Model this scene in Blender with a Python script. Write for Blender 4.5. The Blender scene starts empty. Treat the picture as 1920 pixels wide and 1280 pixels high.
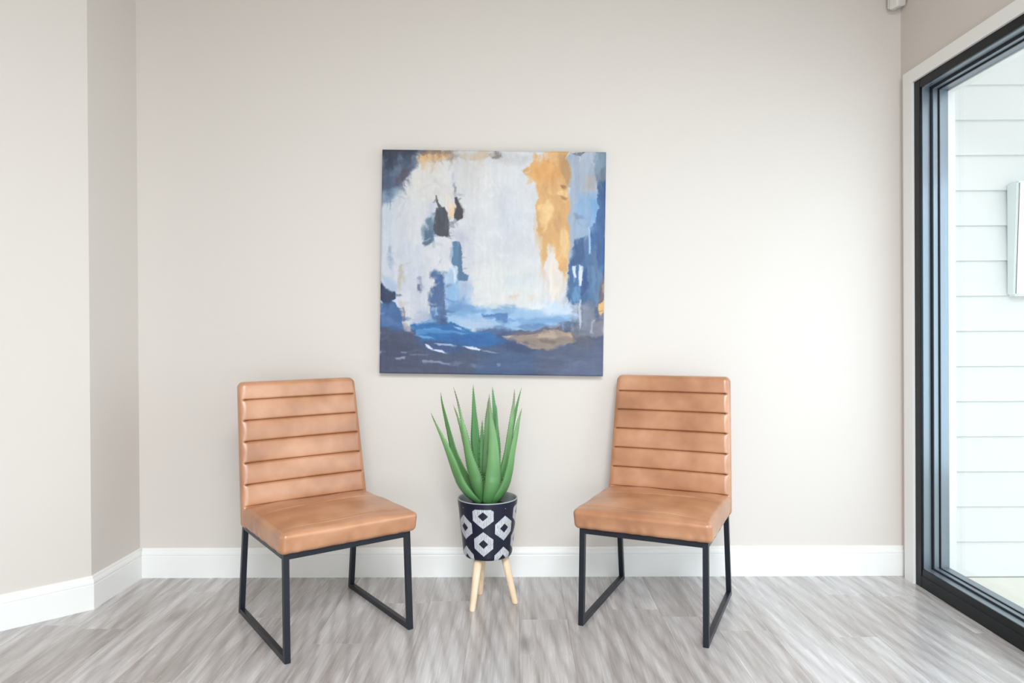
import bpy, bmesh, math, random
import numpy as np
from mathutils import Vector, Matrix

# ------------------------------------------------------------------ camera
scn = bpy.context.scene
C = scn.collection
H = 1.08
cam_d = bpy.data.cameras.new('camera')
cam_d.sensor_width = 36.0
cam_d.lens = 1338.5 / 1920 * 36.0
cam_d.shift_y = -13.2143 / 1920
cam_d.clip_start = 0.05
cam = bpy.data.objects.new('camera', cam_d)
C.objects.link(cam)
pit, yaw, rol = math.radians(.22287), math.radians(.44779), math.radians(-.3328)
F = Vector((-math.sin(yaw) * math.cos(pit), math.cos(yaw) * math.cos(pit), -math.sin(pit)))
R0 = Vector((math.cos(yaw), math.sin(yaw), 0))
U0 = R0.cross(F)
R1 = math.cos(rol) * R0 + math.sin(rol) * U0
U1 = -math.sin(rol) * R0 + math.cos(rol) * U0
M = Matrix.Identity(4)
for i in range(3):
    M[i][0], M[i][1], M[i][2] = R1[i], U1[i], -F[i]
M[2][3] = H
cam.matrix_world = M
scn.camera = cam

# ------------------------------------------------------------------ world, lights, exposure
w = bpy.data.worlds.new('overcast_sky')
scn.world = w
w.use_nodes = True
w.node_tree.nodes['Background'].inputs[0].default_value = (0.92, 0.97, 1.0, 1)
w.node_tree.nodes['Background'].inputs[1].default_value = 1.62
scn.view_settings.view_transform = 'Standard'
scn.view_settings.look = 'None'
scn.view_settings.gamma = 1
scn.view_settings.exposure = 0.12
scn.view_settings.use_curve_mapping = False


def area(name, loc, direction, sx, sy, power, col):
    d = bpy.data.lights.new(name, 'AREA')
    d.shape = 'RECTANGLE'
    d.size, d.size_y = sx, sy
    d.energy = power
    d.color = col
    o = bpy.data.objects.new(name, d)
    o.location = loc
    o.rotation_euler = Vector(direction).to_track_quat('-Z', 'Z').to_euler()
    C.objects.link(o)
    return o


# lamp for daylight of the right glazing, then unseen fills added behind the camera
for a in (
        ('window_daylight', (1.93, 1.95, 1.1), (-1, 0, 0), 1.3, 1.9, 12, (0.62, 0.83, 1)),
        ('overhead_fill_rear', (0.2, -1.8, 2.93), (0, 0, -1), 1.8, 0.9, 180, (0.82, 0.94, 1)),  # added overhead fill, no fixture there
        ('overhead_fill', (0.45, -0.4, 2.93), (0, 0, -1), 1.2, 0.6, 88, (0.95, 0.97, 1)),  # second added overhead fill, also without a fixture
        ('floor_fill_lamp', (0.2, -1.4, 0.7), (0, 1, -0.1), 1.8, 0.9, 21, (0.88, 0.95, 1)),  # added low fill to brighten the lower wall and baseboards
):
    area(*a)

# ------------------------------------------------------------------ helpers


def lin(c):
    return tuple(((v / 255) / 12.92 if v / 255 <= .04045 else ((v / 255 + .055) / 1.055) ** 2.4) for v in c)


def mat(name, col, rough=.5, metal=0.0, **kw):
    m = bpy.data.materials.new(name)
    m.use_nodes = True
    b = m.node_tree.nodes['Principled BSDF']
    b.inputs['Base Color'].default_value = (*lin(col), 1)
    b.inputs['Roughness'].default_value = rough
    b.inputs['Metallic'].default_value = metal
    for k, v in kw.items():
        b.inputs[k.replace('_', ' ')].default_value = v
    return m


class NT:
    """small node tree helper"""
    def __init__(s, m):
        s.t = m.node_tree
        s.b = s.t.nodes['Principled BSDF']

    def n(s, typ, **kw):
        x = s.t.nodes.new(typ)
        for k, v in kw.items():
            if k.startswith('i_'):
                x.inputs[k[2:].replace('_', ' ')].default_value = v
            else:
                setattr(x, k, v)
        return x

    def l(s, a, b):
        s.t.links.new(a, b)

    def ramp(s, fac, stops):
        r = s.t.nodes.new('ShaderNodeValToRGB')
        e = r.color_ramp.elements
        while len(e) < len(stops):
            e.new(.5)
        for q, (p, c) in zip(e, stops):
            q.position = p
            q.color = (*lin(c), 1) if isinstance(c, (tuple, list)) else (c, c, c, 1)
        s.l(fac, r.inputs[0])
        return r.outputs[0]

    def coords(s, scale, rand=0.0):
        tc = s.n('ShaderNodeTexCoord')
        mp = s.n('ShaderNodeMapping')
        mp.inputs['Scale'].default_value = scale
        s.l(tc.outputs['Object'], mp.inputs['Vector'])
        if rand:
            oi = s.n('ShaderNodeObjectInfo')
            ml = s.n('ShaderNodeMath', operation='MULTIPLY')
            ml.inputs[1].default_value = rand
            s.l(oi.outputs['Random'], ml.inputs[0])
            cb = s.n('ShaderNodeCombineXYZ')
            for k in range(3):
                s.l(ml.outputs[0], cb.inputs[k])
            s.l(cb.outputs[0], mp.inputs['Location'])
        return mp.outputs[0]

    def noise(s, vec, scale, detail=3, rough=.5, dist=0):
        x = s.n('ShaderNodeTexNoise')
        x.inputs['Scale'].default_value = scale
        x.inputs['Detail'].default_value = detail
        x.inputs['Roughness'].default_value = rough
        x.inputs['Distortion'].default_value = dist
        s.l(vec, x.inputs['Vector'])
        return x.outputs['Fac']

    def mix(s, fac, a, b, mode='MIX'):
        x = s.n('ShaderNodeMix', data_type='RGBA', blend_type=mode)
        for sock, v in ((x.inputs['Factor'], fac), (x.inputs[6], a), (x.inputs[7], b)):
            if isinstance(v, bpy.types.NodeSocket):
                s.l(v, sock)
            elif isinstance(v, (int, float)):
                sock.default_value = v
            else:
                sock.default_value = (*lin(v), 1)
        return x.outputs[2]

    def bump(s, h, strength, dist):
        x = s.n('ShaderNodeBump')
        x.inputs['Strength'].default_value = strength
        x.inputs['Distance'].default_value = dist
        s.l(h, x.inputs['Height'])
        s.l(x.outputs[0], s.b.inputs['Normal'])


def empty(name, loc, rz=0, label=None, cat=None, group=None):
    o = bpy.data.objects.new(name, None)
    o.empty_display_size = .1
    o.location = loc
    o.rotation_euler = (0, 0, rz)
    C.objects.link(o)
    if label:
        o['label'] = label
    if cat:
        o['category'] = cat
    if group:
        o['group'] = group
    return o


def link(name, me, m=None, parent=None, smooth=False, kind=None, label=None):
    o = bpy.data.objects.new(name, me)
    if m is not None and not me.materials:
        me.materials.append(m)
    if smooth:
        me.polygons.foreach_set('use_smooth', [True] * len(me.polygons))
    C.objects.link(o)
    if parent:
        o.parent = parent
    if kind:
        o['kind'] = kind
    if label:
        o['label'] = label
    return o


def bm_mesh(name, bm, bevel=0, seg=2):
    if bevel:
        bmesh.ops.bevel(bm, geom=list(bm.edges), offset=bevel, segments=seg, affect='EDGES', profile=.5)
    bmesh.ops.recalc_face_normals(bm, faces=bm.faces)
    me = bpy.data.meshes.new(name)
    bm.to_mesh(me)
    bm.free()
    return me


def box(bm, a, b):
    vs = [bm.verts.new((x, y, z)) for x in (a[0], b[0]) for y in (a[1], b[1]) for z in (a[2], b[2])]
    for f in ((0, 1, 3, 2), (4, 6, 7, 5), (0, 4, 5, 1), (2, 3, 7, 6), (0, 2, 6, 4), (1, 5, 7, 3)):
        bm.faces.new([vs[i] for i in f])
    return vs


def box_obj(name, a, b, m, parent=None, bevel=0, **kw):
    bm = bmesh.new()
    box(bm, a, b)
    return link(name, bm_mesh(name, bm, bevel), m, parent, **kw)


def beam(bm, p, q, s, ux=Vector((1, 0, 0))):
    """square bar from p to q, side s, one side along ux"""
    p, q = Vector(p), Vector(q)
    d = (q - p).normalized()
    u = (ux - d * ux.dot(d)).normalized() * s / 2
    v = d.cross(u).normalized() * s / 2
    r = [[bm.verts.new(c + a * u + b * v) for a, b in ((-1, -1), (1, -1), (1, 1), (-1, 1))] for c in (p, q)]
    for i in range(4):
        j = (i + 1) % 4
        bm.faces.new((r[0][i], r[0][j], r[1][j], r[1][i]))
    bm.faces.new(r[0][::-1])
    bm.faces.new(r[1])


def prism(bm, poly, z0, z1):
    """vertical prism over a plan polygon"""
    a = [bm.verts.new((x, y, z0)) for x, y in poly]
    b = [bm.verts.new((x, y, z1)) for x, y in poly]
    n = len(poly)
    for i in range(n):
        bm.faces.new((a[i], a[(i + 1) % n], b[(i + 1) % n], b[i]))
    bm.faces.new(a[::-1])
    bm.faces.new(b)


def sweep_profile(bm, prof, path, closed=False):
    """prof: (out, z) points; path: plan points with the room on the right hand; out is measured into the room"""
    n = len(path)
    rings = []
    for i, P in enumerate(path):
        P = Vector(P)
        d0 = (P - Vector(path[i - 1])).normalized() if i else None
        d1 = (Vector(path[i + 1]) - P).normalized() if i < n - 1 else None
        if d0 is None: d0 = d1
        if d1 is None: d1 = d0
        n0 = Vector((d0.y, -d0.x)); n1 = Vector((d1.y, -d1.x))
        m = (n0 + n1).normalized()
        m = m / max(.2, m.dot(n0))
        rings.append([bm.verts.new((P.x + m.x * o, P.y + m.y * o, z)) for o, z in prof])
    k = len(prof)
    for a, b in zip(rings, rings[1:]):
        for i in range(k):
            j = (i + 1) % k
            bm.faces.new((a[i], a[j], b[j], b[i]))
    bm.faces.new(rings[0][::-1])
    bm.faces.new(rings[-1])


def cube_grid(nx, ny, nz):
    """points (-1..1) and quads of a subdivided box surface"""
    idx = {}
    pts = []
    quads = []

    def v(i, j, k):
        key = (i, j, k)
        if key not in idx:
            idx[key] = len(pts)
            pts.append((2 * i / nx - 1, 2 * j / ny - 1, 2 * k / nz - 1))
        return idx[key]
    for i in range(nx):
        for j in range(ny):
            quads.append((v(i, j, 0), v(i, j + 1, 0), v(i + 1, j + 1, 0), v(i + 1, j, 0)))
            quads.append((v(i, j, nz), v(i + 1, j, nz), v(i + 1, j + 1, nz), v(i, j + 1, nz)))
    for i in range(nx):
        for k in range(nz):
            quads.append((v(i, 0, k), v(i + 1, 0, k), v(i + 1, 0, k + 1), v(i, 0, k + 1)))
            quads.append((v(i, ny, k), v(i, ny, k + 1), v(i + 1, ny, k + 1), v(i + 1, ny, k)))
    for j in range(ny):
        for k in range(nz):
            quads.append((v(0, j, k), v(0, j, k + 1), v(0, j + 1, k + 1), v(0, j + 1, k)))
            quads.append((v(nx, j, k), v(nx, j + 1, k), v(nx, j + 1, k + 1), v(nx, j, k + 1)))
    return np.array(pts, float), quads


def rounded(P, half, r):
    """maps -1..1 box points to a rounded box of the given half sizes; keeps samples dense at the edges"""
    half = np.array(half, float)
    Q = P * half
    inner = half - r
    c = np.clip(Q, -inner, inner)
    d = Q - c
    L = np.linalg.norm(d, axis=1, keepdims=True)
    L[L == 0] = 1
    return c + d / L * r, c


def mesh_from(name, V, faces):
    me = bpy.data.meshes.new(name)
    me.from_pydata([tuple(map(float, v)) for v in V], [], faces)
    me.update()
    return me


def vnoise(shape, cells, seed):
    """smooth value noise on a grid; cells = (rows, cols) of the lattice"""
    r = np.random.RandomState(seed)
    a, b = cells
    g = r.rand(a + 3, b + 3)
    y = np.linspace(0, a, shape[0])[:, None]
    x = np.linspace(0, b, shape[1])[None, :]
    yi, xi = y.astype(int), x.astype(int)
    fy, fx = y - yi, x - xi
    fy, fx = fy * fy * (3 - 2 * fy), fx * fx * (3 - 2 * fx)
    return (g[yi, xi] * (1 - fy) * (1 - fx) + g[yi + 1, xi] * fy * (1 - fx)
            + g[yi, xi + 1] * (1 - fy) * fx + g[yi + 1, xi + 1] * fy * fx)


def fbm(shape, cells, seed, oct=4):
    s = 0
    amp = 1
    t = 0
    for o in range(oct):
        s = s + amp * vnoise(shape, (cells[0] * 2 ** o, cells[1] * 2 ** o), seed + o * 7)
        t += amp
        amp *= .55
    return s / t * 2 - 1


def grid_print(name, V, nr, nc, col):
    """grid mesh with nr x nc vertices; colour (linear, nr x nc x 3) stored on the vertices"""
    i = np.arange((nr - 1) * (nc - 1))
    r, c = i // (nc - 1), i % (nc - 1)
    a = r * nc + c
    quads = np.stack([a, a + nc, a + nc + 1, a + 1], 1)
    me = bpy.data.meshes.new(name)
    me.vertices.add(nr * nc)
    me.vertices.foreach_set('co', np.asarray(V, np.float32).ravel())
    me.loops.add(quads.size)
    me.loops.foreach_set('vertex_index', quads.ravel().astype(np.int32))
    me.polygons.add(len(quads))
    me.polygons.foreach_set('loop_start', (np.arange(len(quads)) * 4).astype(np.int32))
    me.update(calc_edges=True)
    at = me.color_attributes.new('paint', 'FLOAT_COLOR', 'POINT')
    rgba = np.ones((nr * nc, 4), np.float32)
    rgba[:, :3] = col.reshape(-1, 3)
    at.data.foreach_set('color', rgba.ravel())
    return me


def srgb2lin(a):
    a = np.clip(a, 0, 1)
    return np.where(a <= .04045, a / 12.92, ((a + .055) / 1.055) ** 2.4)

# tuned colours
WALLC = (215, 208, 202)
FLOORC = [(176, 168, 167), (194, 189, 189), (212, 209, 210), (230, 229, 231)]
LEATHER = [(166, 112, 78), (186, 132, 96), (204, 152, 118)]
NAVY = (12, 15, 40)
LEAFC = [(80, 130, 76), (106, 156, 98), (130, 174, 120)]
PGAIN = (0.82, 1.35)
PORCH = 2.3

# ------------------------------------------------------------------ materials of the shell
wall_m = mat('greige_wall_paint', WALLC, .62)
t = NT(wall_m)
v = t.coords((1, 1, 1))
t.bump(t.noise(v, 260, 2), .05, .002)
trim_m = mat('white_trim_paint', (238, 238, 236), .38)
ceil_m = mat('warm_white_ceiling_paint', (172, 158, 138), .8)
black_m = mat('black_window_frame', (10, 13, 18), .32, Specular_IOR_Level=.24)
sash_m = mat('slate_anodised_aluminium', (138, 148, 158), .34, .6)
gasket_m = mat('black_rubber_gasket', (10, 24, 34), .5)
siding_m = mat('white_fibre_siding', (224, 226, 226), .5)
t = NT(siding_m)
v = t.coords((1, 6, 60))
t.bump(t.noise(v, 6, 4), .15, .002)
patio_m = mat('cream_concrete', (222, 216, 200), .8)
t = NT(patio_m)
v = t.coords((1, 1, 1))
t.l(t.mix(t.noise(v, 30, 5), (232, 229, 220), (244, 241, 234)), t.b.inputs['Base Color'])

glass_m = bpy.data.materials.new('clear_glass')
glass_m.use_nodes = True
nt = glass_m.node_tree
nt.nodes.clear()
out = nt.nodes.new('ShaderNodeOutputMaterial')
mx = nt.nodes.new('ShaderNodeMixShader')
tr = nt.nodes.new('ShaderNodeBsdfTransparent')
tr.inputs[0].default_value = (.965, .98, .975, 1)
gl = nt.nodes.new('ShaderNodeBsdfGlossy')
gl.inputs['Roughness'].default_value = .0
lw = nt.nodes.new('ShaderNodeLayerWeight')
lw.inputs['Blend'].default_value = .5
pw = nt.nodes.new('ShaderNodeMath')
pw.operation = 'POWER'
pw.inputs[1].default_value = 5
ml_ = nt.nodes.new('ShaderNodeMath')
ml_.operation = 'MULTIPLY_ADD'
ml_.inputs[1].default_value = .9
ml_.inputs[2].default_value = .035
nt.links.new(lw.outputs['Facing'], pw.inputs[0])
nt.links.new(pw.outputs[0], ml_.inputs[0])
nt.links.new(ml_.outputs[0], mx.inputs[0])
nt.links.new(tr.outputs[0], mx.inputs[1])
nt.links.new(gl.outputs[0], mx.inputs[2])
nt.links.new(mx.outputs[0], out.inputs[0])

# ------------------------------------------------------------------ room shell
D = 3.153          # back wall
XR = 1.69          # right wall
XL = -1.682        # short left wall
YO = 2.792         # outer corner of the left wall
ANG = math.radians(46.8)
LD = 3.1
E1 = (XL - LD * math.sin(ANG), YO - LD * math.cos(ANG))    # far end of the angled wall
CH = 2.95
YF = -3.2


def wall(name, poly, z0=0, z1=CH, m=wall_m):
    bm = bmesh.new()
    prism(bm, poly, z0, z1)
    return link(name, bm_mesh(name, bm), m, kind='structure')


wall('wall_back', [(XL - .15, D), (XR + .15, D), (XR + .15, D + .15), (XL - .15, D + .15)])
n = (-math.cos(ANG) * .15, math.sin(ANG) * .15)
wall('wall_left', [(XL, D), (XL - .15, D), (XL - .15, YO + .14), (XL, YO)])
wall('wall_angled', [(XL, YO), (XL - .15, YO + .14), (E1[0] - .15, E1[1] + .02), (E1[0], E1[1])])
wall('wall_far_left', [(E1[0], E1[1]), (E1[0] - .15, E1[1] + .02), (E1[0] - .15, YF), (E1[0], YF)])
# front wall behind the camera with a glazed opening (daylight enters there)
bm = bmesh.new()
x0, x1 = E1[0] - .15, XR + .15
gx0, gx1, gz0, gz1 = -2.6, 1.1, .1, 2.4
box(bm, (x0, YF - .15, 0), (gx0, YF, CH))
box(bm, (gx1, YF - .15, 0), (x1, YF, CH))
box(bm, (gx0, YF - .15, gz1), (gx1, YF, CH))
box(bm, (gx0, YF - .15, 0), (gx1, YF, gz0))
link('wall_front', bm_mesh('wall_front', bm), wall_m, kind='structure')
# right wall with the wide glazed opening
OY0, OY1, OZ = -1.2, 3.04, 2.125
bm = bmesh.new()
box(bm, (XR, OY1, 0), (XR + .15, D, CH))
box(bm, (XR, YF, 0), (XR + .15, OY0, CH))
box(bm, (XR, OY0, OZ), (XR + .15, OY1, CH))
link('wall_right', bm_mesh('wall_right', bm), wall_m, kind='structure')
box_obj('ceiling', (E1[0] - .15, YF - .15, CH), (XR + .15, D + .15, CH + .12), ceil_m, kind='structure')

# baseboards
prof = [(0, 0), (.013, 0), (.013, .094), (.0118, .0965), (.0118, .0985), (.013, .101), (.0128, .108), (.011, .114),
        (.0078, .1185), (.0070, .1205), (.0074, .1235), (.0062, .1285), (.004, .1305), (0, .1305)]
for nm, path in (('baseboard_back', [(XL + .0135, D), (XR, D)]),
                 ('baseboard_left', [E1, (XL, YO), (XL, D)])):
    bm = bmesh.new()
    sweep_profile(bm, prof, path)
    link(nm, bm_mesh(nm, bm), trim_m, kind='structure')

# ------------------------------------------------------------------ floor with planks
slab_m = mat('dark_underlay', (128, 123, 120), .9)
floor = box_obj('floor', (E1[0] - .15, YF - .15, -.12), (XR + .15, D + .15, -.0062), slab_m, kind='structure')
plank_m = mat('grey_oak_vinyl_plank', (170, 164, 160), .42)
t = NT(plank_m)
vec = t.coords((1, 1, 1), 37.0)
tc2 = t.coords((9, .75, 1), 53.0)
tc3 = t.coords((26, 1.1, 1), 31.0)
tc4 = t.coords((1.6, .28, 1), 61.0)
oi = t.n('ShaderNodeObjectInfo')
big = t.noise(tc2, 1.6, 4, .6, .8)
fine = t.noise(tc3, 4.5, 2.5, .5, .3)
base = t.ramp(big, [(.28, FLOORC[0]), (.46, FLOORC[1]), (.6, FLOORC[2]), (.78, FLOORC[3])])
finec = t.ramp(fine, [(.28, (196, 192, 190)), (.5, (236, 235, 234)), (.72, (255, 255, 255))])
col = t.mix(.55, base, finec, 'MULTIPLY')
# cathedral rings
wv = t.n('ShaderNodeTexWave', wave_type='RINGS', rings_direction='Z')
wv.inputs['Scale'].default_value = 5.0
wv.inputs['Distortion'].default_value = 5.0
wv.inputs['Detail'].default_value = 3
wv.inputs['Detail Scale'].default_value = .9
t.l(tc4, wv.inputs['Vector'])
ringc = t.ramp(wv.outputs['Fac'], [(.0, (214, 211, 209)), (.35, (244, 243, 242)), (1, (255, 255, 255))])
col = t.mix(.55, col, ringc, 'MULTIPLY')
# knots
kn = t.n('ShaderNodeTexVoronoi')
kn.inputs['Scale'].default_value = 1.0
t.l(t.coords((5.2, 1.7, 1), 71.0), kn.inputs['Vector'])
kc = t.ramp(kn.outputs['Distance'], [(.0, (120, 112, 108)), (.06, (170, 164, 160)), (.16, (255, 255, 255))])
col = t.mix(.6, col, kc, 'MULTIPLY')
# a tone of its own for each plank
tone = t.ramp(oi.outputs['Random'], [(0, (232, 228, 225)), (.35, (242, 240, 238)), (.7, (250, 249, 248)), (1, (255, 255, 255))])
col = t.mix(1.0, col, tone, 'MULTIPLY')
t.l(col, t.b.inputs['Base Color'])
rr = t.n('ShaderNodeMapRange')
rr.inputs['To Min'].default_value = .2
rr.inputs['To Max'].default_value = .32
t.b.inputs['Specular IOR Level'].default_value = 1.0
t.l(fine, rr.inputs['Value'])
t.l(rr.outputs[0], t.b.inputs['Roughness'])

PW, PL = .18, 1.22
rng = random.Random(5)
known = {0: 2.675, 3: 2.697, 4: 2.570, 6: 2.515, -4: 2.469, -1: 1.95, -2: 2.86, -3: 1.62, 1: 2.1, 2: 1.55, 5: 2.02, 7: 1.7, 8: 2.9,
         -5: 1.9, -6: 2.7, -7: 2.2, -8: 1.75, -9: 2.6}
cache = {}
for c in range(-18, 11):
    xa, xb = c * PW, min((c + 1) * PW, XR + .02)
    if xa > XR:
        continue
    j0 = known.get(c, rng.uniform(1.5, 2.7))
    while j0 < D:
        j0 += PL
    y1 = j0
    while y1 > -.3:
        ya, yb = y1 - PL, min(y1, D - .001)
        key = (round(xb - xa, 4), round(yb - ya, 3))
        if key not in cache:
            bm = bmesh.new()
            W_, L_ = key[0] - .0003, key[1] - .0003
            g = .0004
            lo = [bm.verts.new((x, y, -.006)) for x, y in ((-W_ / 2, -L_ / 2), (W_ / 2, -L_ / 2), (W_ / 2, L_ / 2), (-W_ / 2, L_ / 2))]
            mi = [bm.verts.new((x, y, -g)) for x, y in ((-W_ / 2, -L_ / 2), (W_ / 2, -L_ / 2), (W_ / 2, L_ / 2), (-W_ / 2, L_ / 2))]
            up = [bm.verts.new((x, y, 0)) for x, y in ((-W_ / 2 + g, -L_ / 2 + g), (W_ / 2 - g, -L_ / 2 + g), (W_ / 2 - g, L_ / 2 - g), (-W_ / 2 + g, L_ / 2 - g))]
            for i in range(4):
                j = (i + 1) % 4
                bm.faces.new((lo[i], lo[j], mi[j], mi[i]))
                bm.faces.new((mi[i], mi[j], up[j], up[i]))
            bm.faces.new(up)
            cache[key] = bm_mesh('floor_plank', bm)
        # leave out planks wholly outside the room on the left
        cx = (xa + xb) / 2
        lim = YO - (XL - xb) / math.tan(ANG) if xb < XL else D
        if ya < lim:
            o = link('floor_plank', cache[key], plank_m, floor)
            o.location = (cx, (ya + yb) / 2, 0)
        y1 -= PL

# ------------------------------------------------------------------ window casing, frame, glass
bm = bmesh.new()
T = XR - .016
box(bm, (T, OY1, 0), (XR + .001, OY1 + .068, OZ + .055))
box(bm, (T, OY0 - .07, OZ), (XR + .001, OY1, OZ + .055))
box(bm, (T, OY0 - .07, 0), (XR + .001, OY0, OZ))
link('trim_1', bm_mesh('trim_1', bm), trim_m, kind='structure')


def ring(bm, xa, xb, y0, y1, z0, z1, wy, wt, wb):
    """rectangular frame in the plane of the right wall: outer y0..y1, z0..z1; member widths: jamb, head, sill"""
    box(bm, (xa, y1 - wy, z0), (xb, y1, z1))
    box(bm, (xa, y0, z0), (xb, y0 + wy, z1))
    box(bm, (xa, y0 + wy, z1 - wt), (xb, y1 - wy, z1))
    box(bm, (xa, y0 + wy, z0), (xb, y1 - wy, z0 + wb))


win = empty('window_1', (XR, OY1, 0))
win['kind'] = 'structure'


def wpart(name, args, m, bevel=.0015):
    bm = bmesh.new()
    ring(bm, *args)
    me = bm_mesh(name, bm, bevel, 1)
    me.transform(Matrix.Translation((-XR, -OY1, 0)))
    return link(name, me, m, win)


wpart('window_frame', (XR - .006, XR + .004, OY0, OY1, 0, OZ, .0432, .036, .050), black_m)
wpart('window_frame_lip', (XR - .003, XR + .0045, OY0 + .001, OY1 - .001, .001, OZ - .001, .0425, .0352, .078), black_m)
wpart('sash', (XR + .0045, XR + .037, OY0 + .003, OY1 - .003, .003, OZ - .003, .0402, .033, .0745), sash_m)
wpart('gasket', (XR + .037, XR + .041, OY0 + .003, OY1 - .003, .003, OZ - .003, .054, .044, .082), gasket_m)
wpart('glazing_bead', (XR + .041, XR + .062, OY0 + .003, OY1 - .003, .003, OZ - .003, .0535, .0435, .0815), sash_m)
wpart('outer_gasket', (XR + .062, XR + .065, OY0 + .003, OY1 - .003, .003, OZ - .003, .060, .050, .086), gasket_m)
wpart('outer_sash', (XR + .0655, XR + .101, OY0 + .003, OY1 - .003, .003, OZ - .003, .0600, .050, .0860), sash_m)
wpart('exterior_trim', (XR + .101, XR + .134, OY0 + .003, OY1 - .003, -.03, OZ - .003, .054, .056, .070), trim_m)
for k, yy in enumerate((.95,)):
    bm = bmesh.new()
    box(bm, (XR, yy - .05, .08), (XR + .09, yy + .05, OZ - .06))
    me = bm_mesh('mullion', bm, .0015, 1)
    me.transform(Matrix.Translation((-XR, -OY1, 0)))
    link('mullion', me, black_m, win)
for k, (ya, yb) in enumerate(((OY0 + .061, .9), (1.0, OY1 - .062))):
    bm = bmesh.new()
    box(bm, (XR + .080, ya, .085), (XR + .086, yb, OZ - .049))
    me = bm_mesh('glass_pane', bm)
    me.transform(Matrix.Translation((-XR, -OY1, 0)))
    link('glass_pane', me, glass_m, win)

# glazed front behind the camera
win2 = empty('window_2', (0, YF, 0))
win2['kind'] = 'structure'
bm = bmesh.new()
for xx in (gx0, gx0 + 1.2, gx0 + 2.45, gx1 - .06):
    box(bm, (xx, -.1, gz0), (xx + .06, -.04, gz1))
box(bm, (gx0, -.1, gz0), (gx1, -.04, gz0 + .07))
box(bm, (gx0, -.1, gz1 - .07), (gx1, -.04, gz1))
link('window_frame', bm_mesh('window_frame', bm), black_m, win2)

# ------------------------------------------------------------------ outside
SY = 3.2
box_obj('patio', (XR + .15, -4, -.2), (7, SY + .1, -.03), patio_m, kind='structure')
ext = box_obj('wall_exterior', (XR + .15, SY + .02, -.2), (7, SY + .2, 3.6), siding_m, kind='structure')
bm = bmesh.new()
L_ = 4.0
vs = [(0, .004), (0, .163), (.006, .163), (.019, 0), (.011, 0)]      # (thickness towards the viewer, height)
a = [bm.verts.new((0, -p, z)) for p, z in vs]
b = [bm.verts.new((L_, -p, z)) for p, z in vs]
for i in range(5):
    bm.faces.new((a[i], a[(i + 1) % 5], b[(i + 1) % 5], b[i]))
bm.faces.new(a[::-1]); bm.faces.new(b)
sb = bm_mesh('siding_board', bm)
for k in range(20):
    o = link('siding_board', sb, siding_m, ext)
    o.location = (1.935, SY + .019, -.0255 + .1567 * k)
box_obj('trim_2', (XR + .15, SY - .03, -.03), (1.93, SY + .02, 3.1), trim_m, kind='structure', bevel=.002)
soff = box_obj('porch_roof', (XR + .15, PORCH, 2.95), (5.2, SY + .1, 3.05), trim_m, kind='structure') if PORCH < 3 else None

# white boxed wall panel on the siding
pan = empty('wall_panel', (2.44, SY - .002, 1.475), 0, 'white boxed panel mounted on the white lap siding outside the window', 'wall panel')
bm = bmesh.new()
pa = box(bm, (-.258, -.046, -.25), (.258, 0.006, .25))
for q in pa:
    if q.co.y < -.01 and q.co.z > 0:
        q.co.y -= .026
bmesh.ops.bevel(bm, geom=list(bm.edges), offset=.008, segments=3, affect='EDGES')
link('panel_box', bm_mesh('panel_box', bm), mat('pale_blue_grey_casing', (232, 240, 242), .4), pan)
bm = bmesh.new()
pa = box(bm, (-.250, -.049, -.242), (.250, -.04, .242))
for q in pa:
    if q.co.z > 0:
        q.co.y -= .026
link('panel_face', bm_mesh('panel_face', bm, .002, 1), mat('white_panel_face', (246, 246, 244), .3), pan)

# motion sensor in the corner
sens_m = mat('white_plastic', (224, 222, 216), .35)
sen = empty('motion_sensor', (1.654, 3.108, 2.464), math.radians(27), 'white plastic motion sensor mounted high in the right corner of the room', 'sensor')
P, q4 = cube_grid(10, 8, 14)
V, _ = rounded(P, (.029, .022, .06), .008)
V[:, 2] += .06
V[:, 2] += (V[:, 0] + .029) * .3 * np.clip(1 - V[:, 2] / .06, 0, 1)
V[:, 1] += -(V[:, 2] - .06) * .04
me = mesh_from('sensor_body', V, q4)
link('sensor_body', me, sens_m, sen, smooth=True)
bm = bmesh.new()
box(bm, (-.018, -.0235, .045), (.018, -.018, .085))
link('sensor_lens', bm_mesh('sensor_lens', bm, .003, 2), mat('milky_lens', (235, 235, 232), .2), sen)
bm = bmesh.new()
box(bm, (-.020, .018, .012), (.020, .036, .108))
link('mount_bracket', bm_mesh('mount_bracket', bm, .003, 2), sens_m, sen)

# ------------------------------------------------------------------ chairs
leather_m = mat('tan_leather', (192, 132, 92), .42)
t = NT(leather_m)
vec = t.coords((1, 1, 1), 9.0)
n1 = t.noise(vec, 7, 3, .5)
n2 = t.noise(vec, 340, 3, .5)
col = t.ramp(n1, [(.3, LEATHER[0]), (.5, LEATHER[1]), (.72, LEATHER[2])])
t.l(col, t.b.inputs['Base Color'])
mr = t.n('ShaderNodeMapRange')
mr.inputs['To Min'].default_value = .29
mr.inputs['To Max'].default_value = .42
t.l(n1, mr.inputs['Value'])
t.l(mr.outputs[0], t.b.inputs['Roughness'])
t.b.inputs['Specular IOR Level'].default_value = .9
t.b.inputs['Coat Weight'].default_value = .12
t.b.inputs['Coat Roughness'].default_value = .35
t.bump(n2, .12, .0008)
steel_m = mat('charcoal_powder_coated_steel', (28, 31, 40), .36, 0.0, Specular_IOR_Level=.36)
seam_m = mat('seam_shade', (112, 66, 42), .7)  # sewn line, darkened to stand for shade in the grooves


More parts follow.
